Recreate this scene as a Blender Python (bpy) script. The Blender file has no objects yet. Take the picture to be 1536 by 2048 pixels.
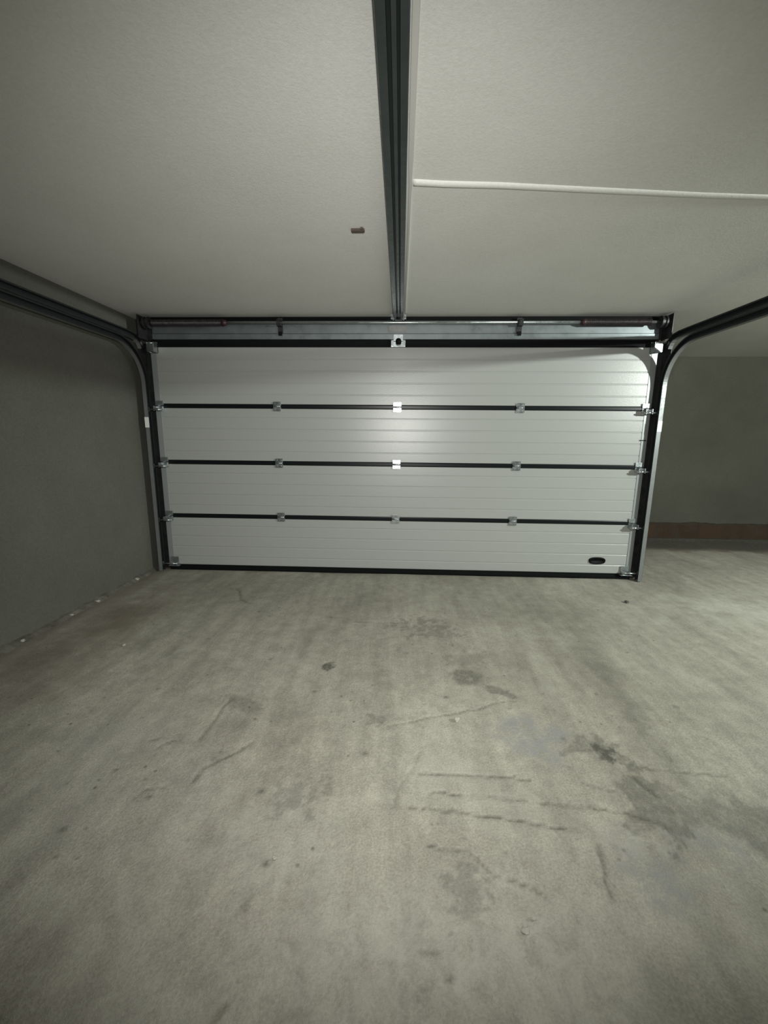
import bpy, bmesh, math, random
import numpy as np
from mathutils import Vector, Matrix
random.seed(7)
S = bpy.context.scene
COL = S.collection
PI = math.pi

# ------------------------------------------------------------------ camera
F_PX = 807.7
cd = bpy.data.cameras.new('camera')
cd.sensor_fit = 'VERTICAL'; cd.sensor_height = 36.0
cd.lens = F_PX / 2048 * 36.0
cd.clip_start = 0.02
cam = bpy.data.objects.new('camera', cd); COL.objects.link(cam)
RT = Vector((0.99912251, 0.04085006, 0.00924611))
UP = Vector((-0.01644531, 0.17959279, 0.98360357))
FW = Vector((-0.03851973, 0.98289252, -0.18010699))
CAM = Vector((0.0365, -3.8756, 1.3372))
M = Matrix((RT, UP, -FW)).transposed().to_4x4(); M.translation = CAM
cam.matrix_world = M
S.camera = cam

# ------------------------------------------------------------------ light
S.view_settings.view_transform = 'Standard'; S.view_settings.look = 'None'
S.view_settings.gamma = 1.0; S.view_settings.use_curve_mapping = False
S.view_settings.exposure = 0.0
w = bpy.data.worlds.new('world'); S.world = w; w.use_nodes = True
w.node_tree.nodes['Background'].inputs[0].default_value = (0.86, 0.90, 0.86, 1)
w.node_tree.nodes['Background'].inputs[1].default_value = 0.02     # added dim ambient fill, enters where no walls are built

def spot(name, loc, aim, power, size, blend, col, rad):
    l = bpy.data.lights.new(name, 'SPOT'); l.energy = power; l.spot_size = math.radians(size)
    l.spot_blend = blend; l.color = col; l.shadow_soft_size = rad
    o = bpy.data.objects.new(name, l); COL.objects.link(o); o.location = loc
    d = Vector(aim) - Vector(loc); o.rotation_euler = d.to_track_quat('-Z', 'Y').to_euler()
    return o
# torch of the phone that took the photo
spot('phone_torch', CAM + RT*0.03 + UP*0.24, CAM + FW*3 + UP*0.0, 242, 125, 1.0, (1.0, 0.995, 0.945), 0.02)
# lamp on the ceiling of the neighbouring bay, right of the frame
spot('bay_lamp', (4.5, -3.0, 2.30), (2.3, 0.95, 0.3), 610, 120, 0.5, (0.93, 1.0, 0.93), 0.05)

# ------------------------------------------------------------------ materials
def mat(name, col, rough=0.6, metal=0.0, spec=0.5):
    m = bpy.data.materials.new(name); m.use_nodes = True
    b = m.node_tree.nodes['Principled BSDF']
    b.inputs['Base Color'].default_value = (*col, 1)
    b.inputs['Roughness'].default_value = rough; b.inputs['Metallic'].default_value = metal
    b.inputs['Specular IOR Level'].default_value = spec
    return m, m.node_tree, b
def N(t, typ, **kw):
    n = t.nodes.new(typ)
    for k, v in kw.items():
        if k in n.inputs: n.inputs[k].default_value = v
        else: setattr(n, k, v)
    return n
def noise(t, scale, detail=4, rough=0.6, vec=None, dist=0.0):
    n = N(t, 'ShaderNodeTexNoise'); n.inputs['Scale'].default_value = scale
    n.inputs['Detail'].default_value = detail; n.inputs['Roughness'].default_value = rough
    n.inputs['Distortion'].default_value = dist
    t.links.new(vec if vec is not None else N(t, 'ShaderNodeTexCoord').outputs['Object'], n.inputs['Vector'])
    return n.outputs['Fac']
def ramp(t, fac, a, b, p0=0.3, p1=0.7):
    r = N(t, 'ShaderNodeValToRGB'); e = r.color_ramp.elements
    e[0].position = p0; e[1].position = p1
    e[0].color = (*a, 1) if not isinstance(a, float) else (a, a, a, 1)
    e[1].color = (*b, 1) if not isinstance(b, float) else (b, b, b, 1)
    t.links.new(fac, r.inputs[0]); return r.outputs[0]
def mix(t, fac, a, b, mode='MIX'):
    x = N(t, 'ShaderNodeMix', data_type='RGBA', blend_type=mode)
    for s, v in ((0, fac), (6, a), (7, b)):
        if hasattr(v, 'is_output'): t.links.new(v, x.inputs[s])
        elif s == 0: x.inputs[s].default_value = v
        else: x.inputs[s].default_value = (*v, 1)
    return x.outputs[2]
def bump(t, b, h, strength, dist=0.01):
    n = N(t, 'ShaderNodeBump'); n.inputs['Strength'].default_value = strength; n.inputs['Distance'].default_value = dist
    t.links.new(h, n.inputs['Height']); t.links.new(n.outputs[0], b.inputs['Normal'])
def attr(t, name):
    return N(t, 'ShaderNodeAttribute', attribute_name=name).outputs['Fac']
def mapping(t, sx, sy, sz, rz=0.0):
    m = N(t, 'ShaderNodeMapping'); m.inputs['Scale'].default_value = (sx, sy, sz); m.inputs['Rotation'].default_value = (0, 0, rz)
    t.links.new(N(t, 'ShaderNodeTexCoord').outputs['Object'], m.inputs['Vector']); return m.outputs[0]

def plaster(name, a, b, scale=1.4, grain=90, bs=0.25, rough=0.9):
    m, t, bs_ = mat(name, a, rough, 0, 0.25)
    c = ramp(t, noise(t, scale, 6, 0.62), a, b, 0.3, 0.72)
    g = noise(t, grain, 3, 0.7)
    c = mix(t, 0.35, c, ramp(t, g, 0.32, 0.72, 0.25, 0.75), 'OVERLAY')
    t.links.new(c, bs_.inputs['Base Color'])
    bump(t, bs_, mix(t, 0.5, ramp(t, g, 0.0, 1.0), ramp(t, noise(t, 6, 5), 0.0, 1.0)), bs, 0.004)
    return m
M_ceil = plaster('ceiling_plaster', (0.67, 0.665, 0.63), (0.735, 0.73, 0.70))
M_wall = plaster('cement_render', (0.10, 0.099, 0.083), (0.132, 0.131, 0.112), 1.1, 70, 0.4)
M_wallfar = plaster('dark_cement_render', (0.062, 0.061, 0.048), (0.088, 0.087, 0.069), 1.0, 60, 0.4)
M_jamb = plaster('raw_brown_jamb', (0.025, 0.019, 0.015), (0.055, 0.042, 0.034), 5, 60, 0.5)

def metal(name, a, b, rough=0.38, m_=0.85, scale=14):
    m, t, bs_ = mat(name, a, rough, m_)
    n = noise(t, scale, 5, 0.65)
    t.links.new(ramp(t, n, a, b), bs_.inputs['Base Color'])
    t.links.new(ramp(t, noise(t, scale*2.5, 3), rough-0.09, rough+0.10), bs_.inputs['Roughness'])
    return m
M_galv = metal('galvanised_steel', (0.30, 0.33, 0.34), (0.42, 0.45, 0.46))
M_track = metal('track_steel', (0.19, 0.20, 0.202), (0.23, 0.24, 0.242), 0.42, 0.35)
M_tape, _, _ = mat('white_reflective_tape', (0.82, 0.83, 0.80), 0.4)
M_rail = metal('dark_rail_steel', (0.085, 0.10, 0.10), (0.11, 0.125, 0.125), 0.42)
M_recess_shade, _, _ = mat('shaded_recess_steel', (0.022, 0.026, 0.027), 0.5, 0.3)  # near-black colour painting the shade inside channels and grooves
M_plate = metal('blue_grey_sheet_steel', (0.19, 0.215, 0.225), (0.24, 0.265, 0.275), 0.45, 0.75, 5)
M_bright = metal('zinc_plate', (0.40, 0.43, 0.435), (0.45, 0.48, 0.485), 0.28, 0.88, 6)
M_dark = metal('dark_steel', (0.035, 0.037, 0.038), (0.07, 0.07, 0.072), 0.45, 0.6)
M_spring = metal('oiled_spring_steel', (0.045, 0.038, 0.042), (0.10, 0.085, 0.092), 0.42, 0.7, 40)
M_redcone, _, _ = mat('dark_red_cone', (0.032, 0.013, 0.014), 0.5)
M_worn = metal('worn_pinkish_plate', (0.20, 0.20, 0.205), (0.26, 0.255, 0.26), 0.5, 0.6, 25)
M_rubber_shade, _, _ = mat('black_rubber_and_shade', (0.004, 0.005, 0.005), 0.7, 0, 0.12)
M_joint, _, _ = mat('black_joint_plastic', (0.006, 0.008, 0.009), 0.32, 0, 0.25)
M_hole, _, _ = mat('black_plastic', (0.004, 0.004, 0.005), 0.55, 0, 0.12)
M_nylon, _, _ = mat('grey_nylon', (0.08, 0.08, 0.08), 0.5)

# door skin: off-white lacquered steel with an embossed stucco
M_door, t, b = mat('white_lacquered_steel', (0.36, 0.37, 0.355), 0.315, 0, 0.6)
bump(t, b, noise(t, 1.0, 4, 0.6, mapping(t, 55, 55, 150)), 0.22, 0.003)
M_cap, _, _ = mat('pale_end_cap', (0.31, 0.33, 0.335), 0.36, 0.25)
M_conduit, _, _ = mat('white_plastic_conduit', (0.56, 0.56, 0.53), 0.6)

# brick base of the far wall
M_brick, t, b = mat('red_brick', (0.2, 0.07, 0.03), 0.9, 0, 0.2)
br = N(t, 'ShaderNodeTexBrick'); br.inputs['Scale'].default_value = 1.0
br.inputs['Brick Width'].default_value = 0.30; br.inputs['Row Height'].default_value = 0.20
br.inputs['Mortar Size'].default_value = 0.012; br.offset = 0.5
br.inputs['Color1'].default_value = (0.062, 0.036, 0.022, 1); br.inputs['Color2'].default_value = (0.036, 0.024, 0.016, 1)
br.inputs['Mortar'].default_value = (0.042, 0.035, 0.027, 1)
mp = N(t, 'ShaderNodeMapping'); mp.inputs['Rotation'].default_value = (PI/2, 0, 0)
t.links.new(N(t, 'ShaderNodeTexCoord').outputs['Object'], mp.inputs['Vector']); t.links.new(mp.outputs[0], br.inputs['Vector'])
c = mix(t, ramp(t, noise(t, 7, 6, 0.7), 0.0, 0.8, 0.45, 0.7), br.outputs['Color'], (0.05, 0.044, 0.034))
t.links.new(c, b.inputs['Base Color']); bump(t, b, noise(t, 30, 5), 0.6, 0.01)

# floor
M_floor, t, b = mat('raw_concrete', (0.3, 0.29, 0.24), 0.85, 0, 0.25)
base = ramp(t, noise(t, 0.9, 8, 0.62, None, 0.6), (0.265, 0.252, 0.208), (0.385, 0.370, 0.314), 0.32, 0.70)
strk = noise(t, 1.0, 5, 0.65, mapping(t, 9.0, 1.3, 1, 0.12))
base = mix(t, 0.42, base, ramp(t, strk, 0.30, 0.70, 0.3, 0.7), 'OVERLAY')
mot = noise(t, 11, 7, 0.72)
base = mix(t, 0.40, base, ramp(t, mot, 0.28, 0.72, 0.3, 0.7), 'OVERLAY')
grn = noise(t, 130, 2, 0.7)
base = mix(t, 0.42, base, ramp(t, grn, 0.25, 0.75, 0.25, 0.75), 'OVERLAY')
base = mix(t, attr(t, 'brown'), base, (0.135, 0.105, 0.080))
def broken(name, scale, lo, hi, floor_=0.0):
    return mix(t, 1.0, attr(t, name), ramp(t, noise(t, scale, 6, 0.7, None, 0.8), floor_, 1.0, lo, hi), 'MULTIPLY')
base = mix(t, broken('grey', 20, .38, .56, .25), base, (0.265, 0.265, 0.252))
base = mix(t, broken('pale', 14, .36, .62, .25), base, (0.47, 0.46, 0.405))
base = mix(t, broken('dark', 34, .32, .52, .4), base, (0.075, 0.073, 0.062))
base = mix(t, broken('crack', 45, .30, .52, .4), base, (0.07, 0.068, 0.052))
pits = N(t, 'ShaderNodeTexVoronoi'); pits.inputs['Scale'].default_value = 16
t.links.new(N(t, 'ShaderNodeTexCoord').outputs['Object'], pits.inputs['Vector'])
pm = ramp(t, pits.outputs['Distance'], 0.75, 0.0, 0.06, 0.15)
pmask = mix(t, 1.0, pm, ramp(t, noise(t, 3.0, 3), 0.0, 1.0, 0.52, 0.62), 'MULTIPLY')
base = mix(t, pmask, base, (0.11, 0.105, 0.085))
t.links.new(base, b.inputs['Base Color'])
hh = mix(t, 0.45, mix(t, 0.5, ramp(t, mot, 0.0, 1.0), ramp(t, strk, 0.0, 1.0)), ramp(t, grn, 0.0, 1.0))
bump(t, b, hh, 0.35, 0.007)

# ------------------------------------------------------------------ mesh helpers
def obj(name, bm, m, parent=None, smooth=False, bevel=0.0):
    if bevel: bmesh.ops.bevel(bm, geom=[e for e in bm.edges], offset=bevel, segments=2, affect='EDGES', clamp_overlap=True)
    bmesh.ops.recalc_face_normals(bm, faces=bm.faces)
    me = bpy.data.meshes.new(name); bm.to_mesh(me); bm.free()
    me.materials.append(m)
    if smooth:
        for p in me.polygons: p.use_smooth = True
    o = bpy.data.objects.new(name, me); COL.objects.link(o)
    if parent: o.parent = parent
    return o
def box(bm, x0, x1, y0, y1, z0, z1):
    v = [bm.verts.new((x, y, z)) for x in (x0, x1) for y in (y0, y1) for z in (z0, z1)]
    for f in ((0,1,3,2), (4,6,7,5), (0,4,5,1), (2,3,7,6), (0,2,6,4), (1,5,7,3)): bm.faces.new([v[i] for i in f])
    return v
def bx(*a):
    bm = bmesh.new(); box(bm, *a); return bm
def cyl(bm, p0, p1, r, n=20, r2=None):
    p0, p1 = Vector(p0), Vector(p1); d = (p1-p0).normalized()
    u = d.orthogonal().normalized(); v = d.cross(u); r2 = r if r2 is None else r2
    A = [bm.verts.new(p0 + (u*math.cos(2*PI*i/n) + v*math.sin(2*PI*i/n))*r) for i in range(n)]
    B = [bm.verts.new(p1 + (u*math.cos(2*PI*i/n) + v*math.sin(2*PI*i/n))*r2) for i in range(n)]
    for i in range(n): bm.faces.new((A[i], A[(i+1)%n], B[(i+1)%n], B[i]))
    bm.faces.new(A[::-1]); bm.faces.new(B)
def sweep(bm, sections):
    rows = [[bm.verts.new(p) for p in s] for s in sections]; n = len(rows[0])
    for a, c in zip(rows, rows[1:]):
        for i in range(n): bm.faces.new((a[i], a[(i+1)%n], c[(i+1)%n], c[i]))
    bm.faces.new(rows[0][::-1]); bm.faces.new(rows[-1])
def prism_x(bm, prof, x0, x1): sweep(bm, [[(x, y, z) for y, z in prof] for x in (x0, x1)])
def thing(name, label, cat, loc=(0,0,0), group=None):
    o = bpy.data.objects.new(name, None); COL.objects.link(o); o.location = loc; o.empty_display_size = 0.1
    return tag(o, label, cat, group)
def tag(o, label, cat, group=None):
    o['label'] = label; o['category'] = cat
    if group: o['group'] = group
    return o
def struct(o): o['kind'] = 'structure'; return o
def dup(o, parent, off):
    c = o.copy(); COL.objects.link(c); c.parent = parent; c.location = Vector(o.location) + Vector(off)
    for g in list(o.children):
        d = g.copy(); COL.objects.link(d); d.parent = c
    return c

# ------------------------------------------------------------------ numpy noise for the floor mesh
def vnoise(x, y, seed):
    xi = np.floor(x).astype(np.int64); yi = np.floor(y).astype(np.int64); xf = x-xi; yf = y-yi
    def hsh(a, b_):
        h = (a*374761393 + b_*668265263 + seed*974634777) & 0xffffffff
        h = ((h ^ (h >> 13))*1274126177) & 0xffffffff
        return ((h ^ (h >> 16)) & 0xffff)/65535.0
    u = xf*xf*(3-2*xf); v = yf*yf*(3-2*yf)
    return (hsh(xi,yi)*(1-u)+hsh(xi+1,yi)*u)*(1-v) + (hsh(xi,yi+1)*(1-u)+hsh(xi+1,yi+1)*u)*v
def fbm(x, y, s, seed, o=4):
    r = 0; a = 0.5; tot = 0
    for i in range(o):
        r = r + a*vnoise(x*s, y*s, seed+i); tot += a; s *= 2.03; a *= 0.55
    return r/tot

# ------------------------------------------------------------------ structure
CEIL = 2.405
YF = 1.75        # far wall of the neighbouring bay
xs = np.concatenate([np.arange(-2.75, -1.6, 0.04), np.arange(-1.6, 1.7, 0.0105), np.arange(1.7, 7.6, 0.04)])
ys = np.concatenate([np.arange(-7.0, -3.3, 0.08), np.arange(-3.3, -0.3, 0.0105), np.arange(-0.3, 2.0, 0.04)])
X, Y = np.meshgrid(xs, ys); nx, ny = len(xs), len(ys)
wx = X + 0.030*(fbm(X, Y, 9, 3)-0.5) + 0.012*(fbm(X, Y, 40, 5)-0.5)
wy = Y + 0.030*(fbm(X, Y, 9, 13)-0.5) + 0.012*(fbm(X, Y, 40, 15)-0.5)
def pdist(pts, px, py):
    d = np.full(px.shape, 9.0)
    for (ax, ay), (cx, cy) in zip(pts, pts[1:]):
        dx, dy = cx-ax, cy-ay; L = dx*dx+dy*dy
        tt = np.clip(((px-ax)*dx+(py-ay)*dy)/L, 0, 1)
        d = np.minimum(d, np.hypot(px-ax-tt*dx, py-ay-tt*dy))
    return d
CR = [  # trowel ridges and cracks: points, half width, strength
 ([(-0.004,-2.182),(0.127,-2.134),(0.252,-2.092),(0.406,-2.046),(0.542,-1.992),(0.654,-1.954)], .008, .60),
 ([(0.142,-2.338),(0.107,-2.434),(0.056,-2.532),(0.038,-2.608)], .008, .35),
 ([(0.137,-2.445),(0.318,-2.448),(0.457,-2.456),(0.574,-2.46)], .008, .60),
 ([(0.171,-2.538),(0.322,-2.545),(0.507,-2.558),(0.653,-2.563),(0.79,-2.581),(0.892,-2.592),(0.967,-2.616)], .008, .65),
 ([(0.093,-2.599),(0.238,-2.613),(0.414,-2.635),(0.548,-2.655),(0.688,-2.671)], .008, .70),
 ([(0.727,-2.714),(0.709,-2.78),(0.695,-2.832),(0.692,-2.88)], .012, .60),
 ([(0.773,-2.454),(0.794,-2.472),(0.889,-2.495)], .008, .6),
 ([(1.015,-2.367),(1.17,-2.38),(1.375,-2.4)], .008, .5),
 ([(-0.842,-2.31),(-0.839,-2.219),(-0.835,-2.093),(-0.817,-2.013)], .011, .55),
 ([(-0.764,-2.527),(-0.755,-2.465),(-0.685,-2.409),(-0.611,-2.319)], .012, .60),
 ([(-0.939,-2.615),(-0.922,-2.581),(-0.849,-2.573)], .008, .55),
 ([(0.148,-2.742),(0.205,-2.753),(0.288,-2.752),(0.314,-2.783),(0.345,-2.827),(0.424,-2.845),(0.489,-2.876)], .008, .6),
 ([(-1.40,-0.50),(-1.36,-0.56),(-1.287,-0.731),(-1.174,-0.807)], .02, .5),
 ([(-0.318,-1.087),(-0.095,-1.09),(0.127,-1.085)], .008, .4),
 ([(-0.385,-3.18),(-0.375,-3.165),(-0.364,-3.154)], .010, .7),
 ([(-1.061,-2.327),(-1.035,-2.314)], .010, .6), ([(-1.0,-2.372),(-0.98,-2.335),(-0.93,-2.318)], .010, .5),
 ([(-0.405,-2.952),(-0.388,-2.918)], .009, .5),
 ([(0.996,-2.42),(1.02,-2.46),(1.04,-2.51)], .016, .7), ([(0.93,-2.60),(0.985,-2.625),(0.99,-2.66)], .012, .6),
 ([(0.10,-3.02),(0.17,-3.035)], .006, .4), ([(0.35,-2.90),(0.41,-2.905)], .005, .5),
]
crack = np.zeros_like(X); hgt = 0.012*(fbm(X, Y, 1.6, 21)-0.5) + 0.005*(fbm(X, Y, 7, 31, 5)-0.5)
for i, (pts, wd, st) in enumerate(CR):
    d = pdist(pts, wx, wy)
    wv = wd*(0.32+0.55*fbm(X, Y, 14, 50+i))
    k = np.exp(-(d/wv)**2)
    crack = np.maximum(crack, 1.05*st*k*(0.55+0.75*fbm(X, Y, 25, 70+i)))
    hgt -= 0.004*k
def blob(x, y, rx, ry, rot=0, rag=0.8, s=14, seed=1, soft=0.25):
    c, s_ = math.cos(rot), math.sin(rot)
    u = ((X-x)*c+(Y-y)*s_)/rx; v = (-(X-x)*s_+(Y-y)*c)/ry
    r = np.hypot(u, v) + rag*(fbm(X, Y, s, seed)-0.5)*2
    return np.clip((1-r)/soft, 0, 1)
mx = np.maximum
dark = 0.85*blob(-0.376,-1.697,.040,.042,0.4,1.0,40,2)
dark = mx(dark, 0.62*blob(0.441,-1.75,.105,.10,0.3,.35,18,4,.35))
dark = mx(dark, 0.25*blob(0.47,-1.56,.16,.10,0.2,1.0,30,5))
dark = mx(dark, 0.5*blob(0.58,-1.875,.11,.035,-0.55,.7,22,6))
dark = mx(dark, 0.9*blob(0.945,-2.29,.055,.055,0,.9,26,7))
dark = mx(dark, 0.45*blob(0.90,-2.25,.12,.06,0.2,1.1,24,8))
dark = mx(dark, 0.5*blob(1.0,-2.52,.10,.16,-0.2,1.2,20,9))
dark = mx(dark, 0.35*blob(0.97,-2.60,.10,.06,0,1.2,26,12))
dark = mx(dark, 0.42*blob(0.24,-1.16,.18,.12,-0.6,2.2,30,10))
dark = mx(dark, 0.20*blob(-0.06,-0.72,.20,.24,0,1.6,20,11,.6))
dark = mx(dark, 0.35*blob(-0.05,-2.14,.06,.05,0,1.1,30,14))
dark = mx(dark, 0.30*blob(-0.33,-2.57,.09,.07,0.4,1.9,36,15))
dark = mx(dark, 0.30*blob(-0.74,-2.05,.11,.05,-.5,1.1,24,16))
dark = mx(dark, 0.35*blob(0.26,-2.86,.07,.06,0,1.3,30,17))
dark = mx(dark, 0.34*blob(1.22,-1.75,.13,.85,-0.08,.7,6,18,.8))
dark = mx(dark, 0.40*blob(1.35,-2.65,.35,.12,-0.5,1.3,10,19,.5))
for _ in range(70):
    px, py = random.uniform(-1.5, 1.6), random.uniform(-3.15, -0.5); r_ = random.uniform(.006, .016)
    i0, i1 = np.searchsorted(xs, [px-.06, px+.06]); j0, j1 = np.searchsorted(ys, [py-.06, py+.06])
    sub = np.hypot(X[j0:j1, i0:i1]-px, (Y[j0:j1, i0:i1]-py)*1.2)
    dark[j0:j1, i0:i1] = mx(dark[j0:j1, i0:i1], random.uniform(.3, .7)*np.clip(1.4-sub/r_, 0, 1))
grey = 0.95*blob(0.65,-2.22,.19,.14,-0.3,.9,14,40,.6)
grey = mx(grey, 0.95*blob(0.86,-2.80,.17,.16,0,.6,16,41,.5))
grey = mx(grey, 0.60*blob(1.10,-2.68,.22,.18,0,1.0,12,42,.7))
grey = grey*(0.25+1.0*np.clip((fbm(X, Y, 22, 44, 5)-.38)*4, 0, 1))
grey = mx(grey, 0.30*blob(-1.2,-2.5,.5,.5,0,.9,4,43,.9))
pale = 0.28*blob(0.90,-1.55,.07,.65,-0.10,.7,8,60,.7)
pale = mx(pale, 0.30*blob(0.20,-2.44,.17,.19,0,.6,9,61,.6))
pale = mx(pale, 0.22*blob(0.40,-2.59,.42,.035,-0.07,.8,14,62,.6))
pale = mx(pale, 0.55*blob(-1.50,-1.87,.12,.05,0.5,1.2,16,63,.7))
pale = mx(pale, 0.35*blob(-1.30,-1.55,.18,.10,0.6,1.3,10,64,.8))
pale = mx(pale, 1.0*blob(3.0,-0.75,1.1,.42,0.05,.9,5,65,.7))  # pool of lamp light on the right floor, put into the colour
pale = mx(pale, 0.45*blob(0.82,-2.70,.12,.06,-.3,1.1,18,66,.6))
pale = mx(pale, 0.30*blob(-0.20,-3.0,.12,.35,0.05,1.0,9,67,.8))
pale = mx(pale, 0.65*blob(-0.1,-3.0,1.1,.50,0,.9,4,68,1.0))  # foreground brightness of the torch painted into the floor colour
dark = mx(dark, 0.20*blob(0.0,-0.75,1.9,.75,0,.8,3,91,.9))
dark = mx(dark, 0.9*np.clip((Y-1.0-.25*fbm(X, Y, 3, 90))/.12, 0, 1)*(X > 2.3))  # shade along the foot of the far wall, painted into the floor
brown = 0.55*blob(-2.05,-1.4,.45,1.0,0,.9,4,80,.9)
brown = mx(brown, 0.75*blob(4.2,1.35,2.2,.33,0,.5,4,81,.4))  # brown tint of the same painted shade by the far wall
brown = mx(brown, 0.65*np.clip(1-np.abs(X+2.40)/(.10+.12*fbm(X,Y,6,82)), 0, 1))
zz = hgt
me = bpy.data.meshes.new('floor')
co = np.stack([X, Y, zz-0.003], -1).reshape(-1, 3)
idx = np.arange(nx*ny).reshape(ny, nx)
q = np.stack([idx[:-1,:-1], idx[:-1,1:], idx[1:,1:], idx[1:,:-1]], -1).reshape(-1, 4)
me.vertices.add(len(co)); me.vertices.foreach_set('co', co.astype(np.float32).ravel())
me.loops.add(q.size); me.loops.foreach_set('vertex_index', q.astype(np.int32).ravel())
me.polygons.add(len(q)); me.polygons.foreach_set('loop_start', np.arange(0, q.size, 4, dtype=np.int32))
me.update(calc_edges=True); me.validate()
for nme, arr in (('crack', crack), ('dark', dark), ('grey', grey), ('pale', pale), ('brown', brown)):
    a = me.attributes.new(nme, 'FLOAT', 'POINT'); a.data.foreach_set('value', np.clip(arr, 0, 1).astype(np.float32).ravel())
me.polygons.foreach_set('use_smooth', np.ones(len(q), dtype=bool))
me.materials.append(M_floor)
fo = bpy.data.objects.new('floor', me); COL.objects.link(fo); struct(fo)

struct(obj('ceiling', bx(-2.75, 7.5, -7.0, 2.0, CEIL, CEIL+0.15), M_ceil))
struct(obj('wall_left', bx(-2.65, -2.45, -7.0, 1.80, -0.02, CEIL), M_wall))
# rough mortar fillet along the foot of the left wall
rf = random.Random(5); bm = bmesh.new(); secs = []
for i in range(150):
    y = -4.2 + 4.2*i/149; wv = .030 + .028*float(vnoise(np.array(y*7.0), np.array(.3), 4)) + rf.uniform(-.006, .006); hv = .016 + .020*float(vnoise(np.array(y*9.0), np.array(.7), 8)) + rf.uniform(-.004, .004)
    secs.append([(-2.455, y, -.01), (-2.455, y, hv), (-2.45+wv*.45, y, hv*.62), (-2.45+wv, y, -.002), (-2.45+wv, y, -.01)])
sweep(bm, secs); M_mortar = plaster('crumbly_mortar', (0.075, 0.07, 0.058), (0.19, 0.182, 0.155), 9, 60, 0.8)
struct(obj('baseboard_left', bm, M_mortar))
# wall that carries the door: two jambs and a lintel around the opening
bm = bmesh.new(); box(bm, -2.45, -2.26, 0.045, 0.28, -0.02, CEIL); box(bm, 2.26, 2.375, 0.045, 0.28, -0.02, CEIL)
box(bm, -2.26, 2.26, 0.045, 0.28, 2.14, CEIL)
struct(obj('wall_front', bm, M_jamb))
# far wall of the bay beyond, render broken off above a course of bricks
bm = bmesh.new()
edge = [(-2.7 + 0.05*i, 0.225 + 0.03*(vnoise(np.array(i*0.35), np.array(0.5), 9)-0.5) + 0.012*(random.random()-.5)) for i in range(205)]
top = [(x, CEIL) for x, _ in edge]
A = [bm.verts.new((x, YF, float(z))) for x, z in edge]; B = [bm.verts.new((x, YF, z)) for x, z in top]
A2 = [bm.verts.new((x, YF+0.06, float(z))) for x, z in edge]
for i in range(len(A)-1):
    bm.faces.new((A[i], A[i+1], B[i+1], B[i])); bm.faces.new((A[i], A2[i], A2[i+1], A[i+1]))
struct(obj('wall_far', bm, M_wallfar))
struct(obj('baseboard_far', bx(-2.7, 7.5, YF+0.012, YF+0.2, -0.02, 0.30), M_brick))
struct(obj('shade_strip_1', bx(-2.40, 2.36, -0.012, 0.044, 2.352, CEIL), M_rubber_shade))       # added black strip, paints the shadow gap under the ceiling

# ------------------------------------------------------------------ garage door
door = thing('garage_door', 'closed white sectional garage door of four ribbed panels between two steel tracks', 'garage door')
DW = 2.30; Z0 = 0.03; PH = 0.53
def panel_profile(z0, z1):
    p = [(0.042, z0+.003), (0.0, z0+.003)]
    for k in range(1, 5):
        z = z0 + (z1-z0)*k/5
        p += [(0, z-.007), (.0026, z-.0025), (.0026, z+.0025), (0, z+.007)]
    return p + [(0, z1-.003), (.042, z1-.003)]
bm = bmesh.new(); prism_x(bm, panel_profile(0, PH), -DW, DW)
p0 = obj('panel', bm, M_door, door); p0.location = (0, 0, Z0)
for k in (1, 2, 3): dup(p0, door, (0, 0, PH*k))
seams = [Z0+PH*k for k in (1, 2, 3)]
bm = bmesh.new(); prism_x(bm, [(.01, -.021), (-.003, -.021), (-.006, -.012), (-.006, .012), (-.003, .021), (.01, .021)], -2.235, 2.235)
j0 = obj('joint_strip', bm, M_joint, door); j0.location = (0, 0, seams[0])
for k in (1, 2): dup(j0, door, (0, 0, PH*k))
obj('top_seal', bx(-2.285, 2.26, -.012, .03, 2.147, 2.206), M_rubber_shade, door)
bm = bmesh.new(); prism_x(bm, [(.035, 0), (-.012, 0), (-.016, .012), (-.016, .030), (-.010, .036), (-.010, .054), (.035, .054)], -2.29, 2.29)
obj('bottom_seal', bm, M_rubber_shade, door)
# end caps down both edges
bm = bmesh.new(); box(bm, -.026, .026, -.004, .03, .004, PH-.004)
e0 = obj('end_cap', bm, M_cap, door, bevel=.0015); e0.location = (-2.276, 0, Z0)
for s in (-1, 1):
    for k in range(4):
        if (s, k) != (-1, 0): dup(e0, door, ((s+1)*2.276, 0, PH*k))
# hinges between the panels
def hinge_mesh():
    bm = bmesh.new()
    box(bm, -.037, .037, -.013, -.004, .006, .043); box(bm, -.037, .037, -.013, -.004, -.043, -.006)
    box(bm, -.020, .020, -.018, -.004, -.006, .006)
    return bm
h0 = obj('hinge', hinge_mesh(), M_bright, door, bevel=.002); h0.location = (-1.13, 0, seams[0])
bm = bmesh.new(); cyl(bm, (-.034, -.018, 0), (.034, -.018, 0), .007, 12)
obj('hinge_pin', bm, M_galv, h0, True)
bm = bmesh.new()
for sx in (-.02, .02):
    for sz in (-.026, .026): cyl(bm, (sx, -.013, sz), (sx, -.017, sz), .006, 6)
obj('screws', bm, M_galv, h0)
for k in range(3):
    for x in (-1.13, 0, 1.13):
        if (k, x) != (0, -1.13): dup(h0, door, (x+1.13, 0, PH*k))
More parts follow.
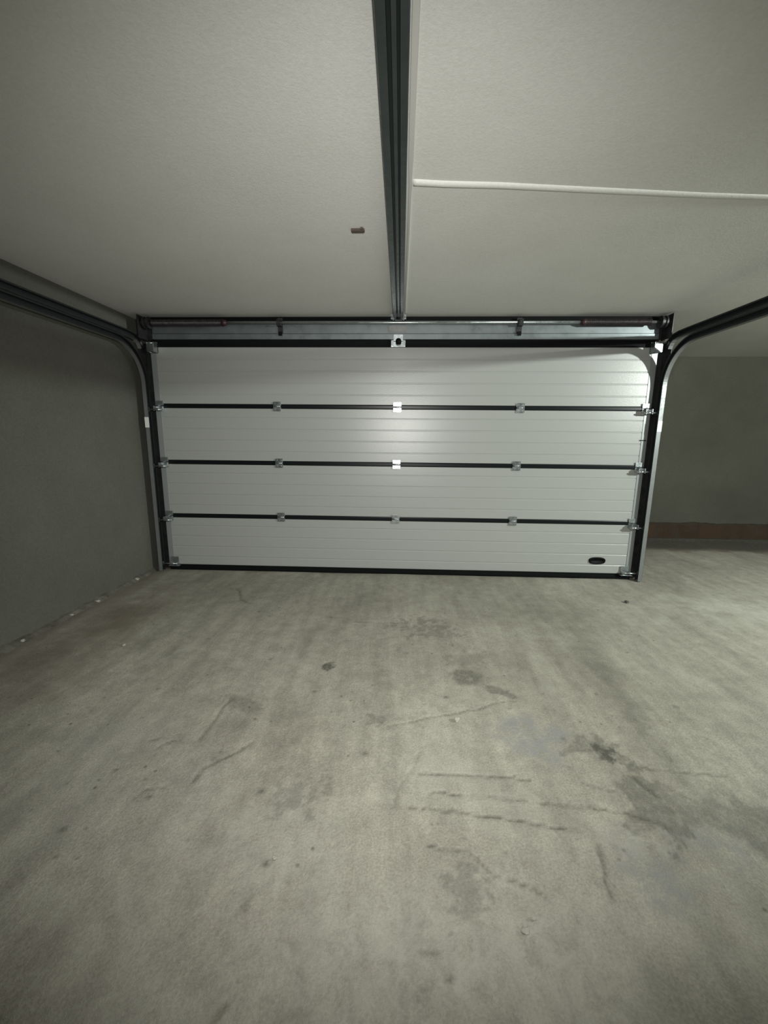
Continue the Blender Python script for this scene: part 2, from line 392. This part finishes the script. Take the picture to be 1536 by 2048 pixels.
# roller hinges at the panel ends
def end_hinge(s, z):
    bm = bmesh.new()
    box(bm, -.036, .036, -.015, -.005, .004, .045); box(bm, -.036, .036, -.015, -.005, -.050, -.004)
    box(bm, -.030, -.024, -.070, -.005, -.050, -.006); box(bm, .024, .030, -.070, -.005, -.050, -.006)
    e = obj('roller_hinge', bm, M_galv, door, bevel=.0015); e.location = (s*2.256, 0, z)
    bm = bmesh.new(); cyl(bm, (-.05*s, -.058, -.038), (.095*s, -.058, -.038), .0075, 14)
    cyl(bm, (-.032*s, -.058, -.038), (.034*s, -.058, -.038), .013, 14)
    obj('roller_shaft', bm, M_bright, e, True)
    bm = bmesh.new(); cyl(bm, (.080*s, -.058, -.038), (.098*s, -.058, -.038), .021, 24)
    obj('roller', bm, M_nylon, e, True)
    bm = bmesh.new(); cyl(bm, (-.004, -.006, .002), (.004, -.030, -.002), .010, 8)
    obj('bolt', bm, M_bright, e)
for z in seams:
    for s in (-1, 1): end_hinge(s, z)
# bottom brackets
for s in (-1, 1):
    bm = bmesh.new()
    box(bm, -.038, .038, -.016, -.011, .058, .135); box(bm, -.052, .058, -.055, -.016, .047, .052); box(bm, -.038, -.032, -.055, -.014, .052, .085)
    box(bm, .032, .038, -.055, -.014, .052, .085)
    bb = obj('bottom_bracket', bm, M_galv, door, bevel=.0015); bb.location = (s*2.235, 0, 0)
    bm = bmesh.new(); cyl(bm, (-.046*s, -.058, .075), (.118*s, -.058, .075), .0075, 14)
    obj('roller_shaft', bm, M_bright, bb, True)
    bm = bmesh.new(); cyl(bm, (.100*s, -.058, .075), (.117*s, -.058, .075), .021, 24)
    obj('roller', bm, M_nylon, bb, True)
# top roller brackets
for s in (-1, 1):
    bm = bmesh.new()
    box(bm, -.034, .034, -.016, -.004, .0, .10); box(bm, -.030, .030, -.075, -.066, .005, .075); box(bm, -.034, -.028, -.075, -.004, .005, .09); box(bm, .028, .034, -.075, -.004, .005, .09)
    tb = obj('top_bracket', bm, M_bright, door, bevel=.002); tb.location = (s*2.262, 0, 2.09)
    bm = bmesh.new(); cyl(bm, (-.03*s, -.06, .082), (.088*s, -.06, .082), .0075, 14)
    obj('roller_shaft', bm, M_bright, tb, True)
    bm = bmesh.new(); cyl(bm, (.074*s, -.06, .082), (.090*s, -.06, .082), .020, 24)
    obj('roller', bm, M_nylon, tb, True)
# oval recessed grip low on the right
bm = bmesh.new(); n = 36
def ov(a, b_, y): return [(a*math.copysign(abs(math.cos(2*PI*i/n))**.8, math.cos(2*PI*i/n)), y, b_*math.copysign(abs(math.sin(2*PI*i/n))**.8, math.sin(2*PI*i/n))) for i in range(n)]
sweep(bm, [ov(.078, .034, -.0005), ov(.080, .036, -.008), ov(.074, .031, -.015), ov(.062, .022, -.013), ov(.058, .018, -.004)])
g = obj('grip', bm, M_hole, door, True); g.location = (1.968, 0, .18); g['label'] = 'black oval hand grip'
obj('cable_slot', bx(2.235, 2.292, -.0065, -.002, 1.333, 1.341), M_hole, door)
# bracket in the middle of the top panel for the opener arm
bm = bmesh.new(); box(bm, -.064, .064, -.022, -.012, 2.148, 2.205); box(bm, -.042, .042, -.052, -.044, 2.195, 2.245); box(bm, -.064, -.05, -.04, -.012, 2.15, 2.20); box(bm, .05, .064, -.04, -.012, 2.15, 2.20)
ab = obj('arm_bracket', bm, M_bright, door, bevel=.002); ab['label'] = 'bright zinc bracket with a black round socket'
bm = bmesh.new(); cyl(bm, (0.002, -.022, 2.187), (0.002, -.066, 2.187), .026, 24)
obj('socket', bm, M_hole, ab, True)

# ------------------------------------------------------------------ lintel plate and torsion spring
lp = thing('lintel_plate', 'blue grey galvanised steel lintel profile above the white door', 'lintel', (0, 0, 2.2))
def inp(parent, name, bm, m, **k):
    o = obj(name, bm, m, None, **k); o.parent = parent; o.matrix_parent_inverse = Matrix.Translation(-parent.location); return o
bm = bmesh.new(); prism_x(bm, [(-.010, 2.208), (-.042, 2.208), (-.042, 2.2535), (-.010, 2.2535)], -2.25, 2.27)
inp(lp, 'lower_flange', bm, M_plate)
bm = bmesh.new(); prism_x(bm, [(-.010, 2.2585), (-.036, 2.2585), (-.036, 2.348), (-.010, 2.350)], -2.25, 2.27)
inp(lp, 'upper_web', bm, M_plate)

sh = thing('torsion_shaft', 'long steel torsion shaft with end springs running under the ceiling above the door', 'spring shaft', (0, -.085, 2.337))
YS, ZS = -.085, 2.337
bm = bmesh.new(); cyl(bm, (-2.335, YS, ZS), (2.345, YS, ZS), .0125, 20); inp(sh, 'shaft', bm, M_bright, smooth=True)
def spring(x0, x1):
    bm = bmesh.new(); R, r, pitch, m_ = .025, .0036, .0078, 8
    turns = int(abs(x1-x0)/pitch); npt = turns*14; secs = []
    for i in range(npt+1):
        a = 2*PI*i/14; x = x0 + (x1-x0)*i/npt; c, s_ = math.cos(a), math.sin(a)
        secs.append([(x + r*math.sin(2*PI*k/6), YS+(R+r*math.cos(2*PI*k/6))*c, ZS+(R+r*math.cos(2*PI*k/6))*s_) for k in range(6)])
    sweep(bm, secs); return bm
for s, a, b_ in ((-1, -2.215, -1.575), (1, 2.165, 1.615)):
    inp(sh, 'spring', spring(a, b_), M_spring, smooth=True)
    bm = bmesh.new(); cyl(bm, (b_, YS, ZS), (b_-s*.040, YS, ZS), .030, 20, .022)
    inp(sh, 'spring_cone', bm, M_redcone, smooth=True)
    bm = bmesh.new(); x = s*2.262; cyl(bm, (x-.024, YS, ZS), (x-.012, YS, ZS), .050, 28); cyl(bm, (x-.012, YS, ZS), (x+.012, YS, ZS), .040, 28); cyl(bm, (x+.012, YS, ZS), (x+.024, YS, ZS), .050, 28)
    inp(sh, 'cable_drum', bm, M_dark)
for s in (-1, 1):
    bm = bmesh.new(); x = s*2.315
    box(bm, x-.003, x+.003, -.145, -.006, 2.20, 2.395); box(bm, x-.055, x+.045, -.0095, -.004, 2.209, 2.395)
    cyl(bm, (x-.012, YS, ZS), (x+.012, YS, ZS), .024, 20)
    inp(sh, 'end_bearing_plate', bm, M_dark)
for x in (-1.062, 1.062):
    bm = bmesh.new(); box(bm, x-.022, x+.022, -.047, -.036, 2.258, 2.385); box(bm, x-.020, x+.020, -.10, -.047, 2.31, 2.362)
    cyl(bm, (x-.016, YS, ZS), (x+.016, YS, ZS), .027, 18)
    bp = inp(sh, 'bearing_bracket', bm, M_dark)
    o = obj('bearing_foot', bx(x-.016, x+.016, -.062, -.0475, 2.236, 2.268), M_hole, bp)
bm = bmesh.new(); box(bm, -.085, .075, -.046, -.037, 2.266, 2.322); inp(sh, 'center_plate', bm, M_worn, bevel=.003)

# ------------------------------------------------------------------ tracks
TB = .027
def cprof(s):    # C profile, a = distance inward from the back, b = across
    W, tk, lip = .036, .0025, .011
    p = [(0,-TB),(W,-TB),(W,-TB+lip),(W-tk,-TB+lip),(W-tk,-TB+tk),(tk,-TB+tk),(tk,TB-tk),(W-tk,TB-tk),(W-tk,TB-lip),(W,TB-lip),(W,TB),(0,TB)]
    return [(s*(2.366-a), b_) for a, b_ in p]
def track(path, s):
    bm = bmesh.new(); secs = []
    for i, (y, z) in enumerate(path):
        a = Vector(path[max(0, i-1)]); c = Vector(path[min(len(path)-1, i+1)]); tn = (c-a).normalized(); nr = Vector((-tn.y, tn.x))
        secs.append([(x, y+nr.x*b_, z+nr.y*b_) for x, b_ in cprof(s)])
    sweep(bm, secs)
    for f in bm.faces:      # shade inside the channel painted dark: every face but the outer skin
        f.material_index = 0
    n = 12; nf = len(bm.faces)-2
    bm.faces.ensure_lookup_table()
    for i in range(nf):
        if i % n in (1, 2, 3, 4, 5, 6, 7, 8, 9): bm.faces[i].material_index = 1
    return bm
R_ = .35; YT = -.058; ZT = 2.152
lower = [(YT, .004), (YT, 1.50)] + [(YT-R_+R_*math.cos(a), ZT-R_+R_*math.sin(a)) for a in [PI/2*i/24 for i in range(25)]] + [(-1.5, ZT), (-4.2, ZT)]
upper = [(-.068, 2.125), (-.078, 2.15), (-.10, 2.18), (-.14, 2.203), (-.20, 2.212), (-.30, 2.214), (-4.2, 2.214)]
for s, lab in ((-1, 'galvanised curved door track along the dark left wall'), (1, 'galvanised curved double door track on the open right side')):
    tr = thing('door_track', lab, 'door track', (s*2.35, YT, 0))
    for nm_, pa in (('lower_track', lower), ('upper_track', upper)):
        inp(tr, nm_, track(pa, s), M_track).data.materials.append(M_recess_shade)
    bm = bmesh.new(); x0, x1 = sorted((s*2.368, s*2.3705)); box(bm, x0, x1, -.080, .040, .004, 2.19)
    x0, x1 = sorted((s*2.305, s*2.368)); box(bm, x0, x1, .0405, .0435, .004, 2.19)
    inp(tr, 'wall_angle', bm, M_dark)
    x0, x1 = sorted((s*2.329, s*2.3675))
    j_ = inp(tr, 'track_joint', bx(x0, x1, -.088, -.0852, 1.415, 1.51), M_tape); j_['label'] = 'bright white joint plate on the track'
    for z in (.45, 1.0, 1.55):
        bm = bmesh.new(); cyl(bm, (s*2.3712, -.03, z), (s*2.378, -.03, z), .009, 6); inp(tr, 'bolt', bm, M_galv)

# ------------------------------------------------------------------ opener rail
rl = thing('opener_rail', 'long steel opener rail hung under the ceiling along the middle of the garage', 'opener rail', (0, -.2, 2.36))
zb, zt = 2.338, 2.384
prof = [(-.045,zb+.004),(-.043,zb),(-.017,zb),(-.017,zb+.03),(-.004,zb+.03),(-.004,zb+.001),(.009,zb+.001),(.009,zb+.03),(.019,zb+.03),(.019,zb),(.041,zb),(.043,zb+.004),(.043,zt),(-.045,zt)]
bm = bmesh.new(); sweep(bm, [[(x, y, z) for x, z in prof] for y in (-.24, -6.0)])
bm.faces.ensure_lookup_table()
for i in (2, 3, 4, 6, 7, 8): bm.faces[i].material_index = 1  # groove faces take the painted shade colour
inp(rl, 'rail', bm, M_rail).data.materials.append(M_recess_shade)
bm = bmesh.new(); box(bm, -.035, .033, -.24, -.10, zb+.006, zt-.004); inp(rl, 'end_housing', bm, M_dark, bevel=.004)
bm = bmesh.new(); cyl(bm, (-.001, -.19, zb-.004), (-.001, -.19, zb+.02), .018, 20); inp(rl, 'belt_pulley', bm, M_hole)
bm = bmesh.new(); box(bm, -.066, .066, -.128, -.118, 2.352, 2.392); box(bm, -.05, -.04, -.20, -.118, 2.345, 2.39); box(bm, .038, .048, -.20, -.118, 2.345, 2.39)
hb = inp(rl, 'header_bracket', bm, M_galv, bevel=.0015)
for x in (-.058, .058):
    bm = bmesh.new(); cyl(bm, (x, -.128, 2.373), (x, -.140, 2.373), .012, 6, .009); obj('bolt', bm, M_bright, hb)

# ------------------------------------------------------------------ ceiling details
bm = bmesh.new(); secs = []
for y in np.linspace(-6.0, -.13, 40):
    xw = .0585 + .0015*math.sin(y*3); hw = .0105 if y < -1.95 else .007
    secs.append([(xw-hw, y, CEIL+.001), (xw-hw, y, CEIL-.006), (xw-hw+.002, y, CEIL-.008), (xw+hw-.002, y, CEIL-.008), (xw+hw, y, CEIL-.006), (xw+hw, y, CEIL+.001)])
sweep(bm, secs); tag(obj('cable_conduit', bm, M_conduit), 'narrow white cable conduit on the ceiling right beside the opener rail', 'cable conduit')
pts = [(.071,-1.940),(.20,-1.925),(.442,-1.909),(.886,-1.862),(1.344,-1.815),(1.66,-1.790),(2.2,-1.76)]
bm = bmesh.new(); secs = []
for (ax, ay), (cx, cy) in zip(pts, pts[1:]):
    for k in range(8):
        f_ = k/8; x, y = ax+(cx-ax)*f_, ay+(cy-ay)*f_
        h_ = .014*(1-.25*x); wd = .020
        secs.append([(x, y+wd*math.cos(a), CEIL+.002-(h_)*math.sin(a)) for a in [PI*i/8 for i in range(9)]])
sweep(bm, secs); tag(obj('cable_conduit', bm, M_ceil, None, True), 'white plastered cable ridge running across the ceiling to the right edge', 'cable conduit')
M_plug, _, _ = mat('brown_wood', (0.105, 0.085, 0.070), 0.9, 0, .2)
bm = bmesh.new(); box(bm, -.240, -.170, -1.562, -1.534, CEIL-.012, CEIL+.01); box(bm, -.190, -.176, -1.575, -1.55, CEIL-.010, CEIL+.01)
tag(obj('wood_plug', bm, M_plug, None, bevel=.003), 'small brown wooden plug set in the ceiling left of the rail', 'wood plug')

# ------------------------------------------------------------------ crumbs on the floor
M_crumb = plaster('plaster_crumb', (0.36, 0.35, 0.30), (0.45, 0.44, 0.39), 20, 90)
def crumb(x, y, r, lab, sd, flat=.55, group=None, m=M_crumb):
    rnd = random.Random(sd); bm = bmesh.new(); bmesh.ops.create_icosphere(bm, subdivisions=2, radius=r)
    for v in bm.verts:
        v.co *= 1 + rnd.uniform(-.28, .28); v.co.z *= flat; v.co.x *= 1.25
    lo = min(v.co.z for v in bm.verts)
    for v in bm.verts: v.co.z -= lo
    o = obj('plaster_crumb', bm, m); o.location = (x, y, -.001); o.rotation_euler = (0, 0, rnd.uniform(0, 6)); tag(o, lab, 'crumb', group); return o
crumb(.328, -2.127, .012, 'white plaster crumb just below the long crack in the middle of the floor', 1)
crumb(-.349, -2.812, .007, 'pale elongated crumb on the open floor left of centre near the bottom', 2)
crumb(.402, -2.97, .010, 'larger of two pale crumbs on the lower right floor', 3)
crumb(.436, -2.94, .006, 'smaller of two pale crumbs on the lower right floor', 4)
crumb(-1.733, -1.529, .010, 'white crumb on the brownish floor near the left wall', 5)
M_stone = plaster('dark_stone', (0.09, 0.088, 0.08), (0.13, 0.125, 0.11), 20, 90)
crumb(1.95, -.601, .016, 'small dark stone on the floor below the right door corner', 6, .5, None, M_stone)
for i, (x, y, r) in enumerate([(-2.425, -.348, .017), (-2.43, -.506, .012), (-2.41, -.865, .014), (-2.42, -1.12, .010), (-2.42, -1.52, .013)]):
    crumb(x, y, r, ['largest pale plaster crumb at the foot of the left wall by the door', 'pale plaster crumb at the left wall, second from the door',
          'pale plaster crumb at the left wall, third from the door', 'small pale plaster crumb at the left wall, fourth from the door', 'pale plaster crumb at the left wall, nearest the left edge of the photo'][i], 20+i, .6, 'plaster crumbs along the left wall')
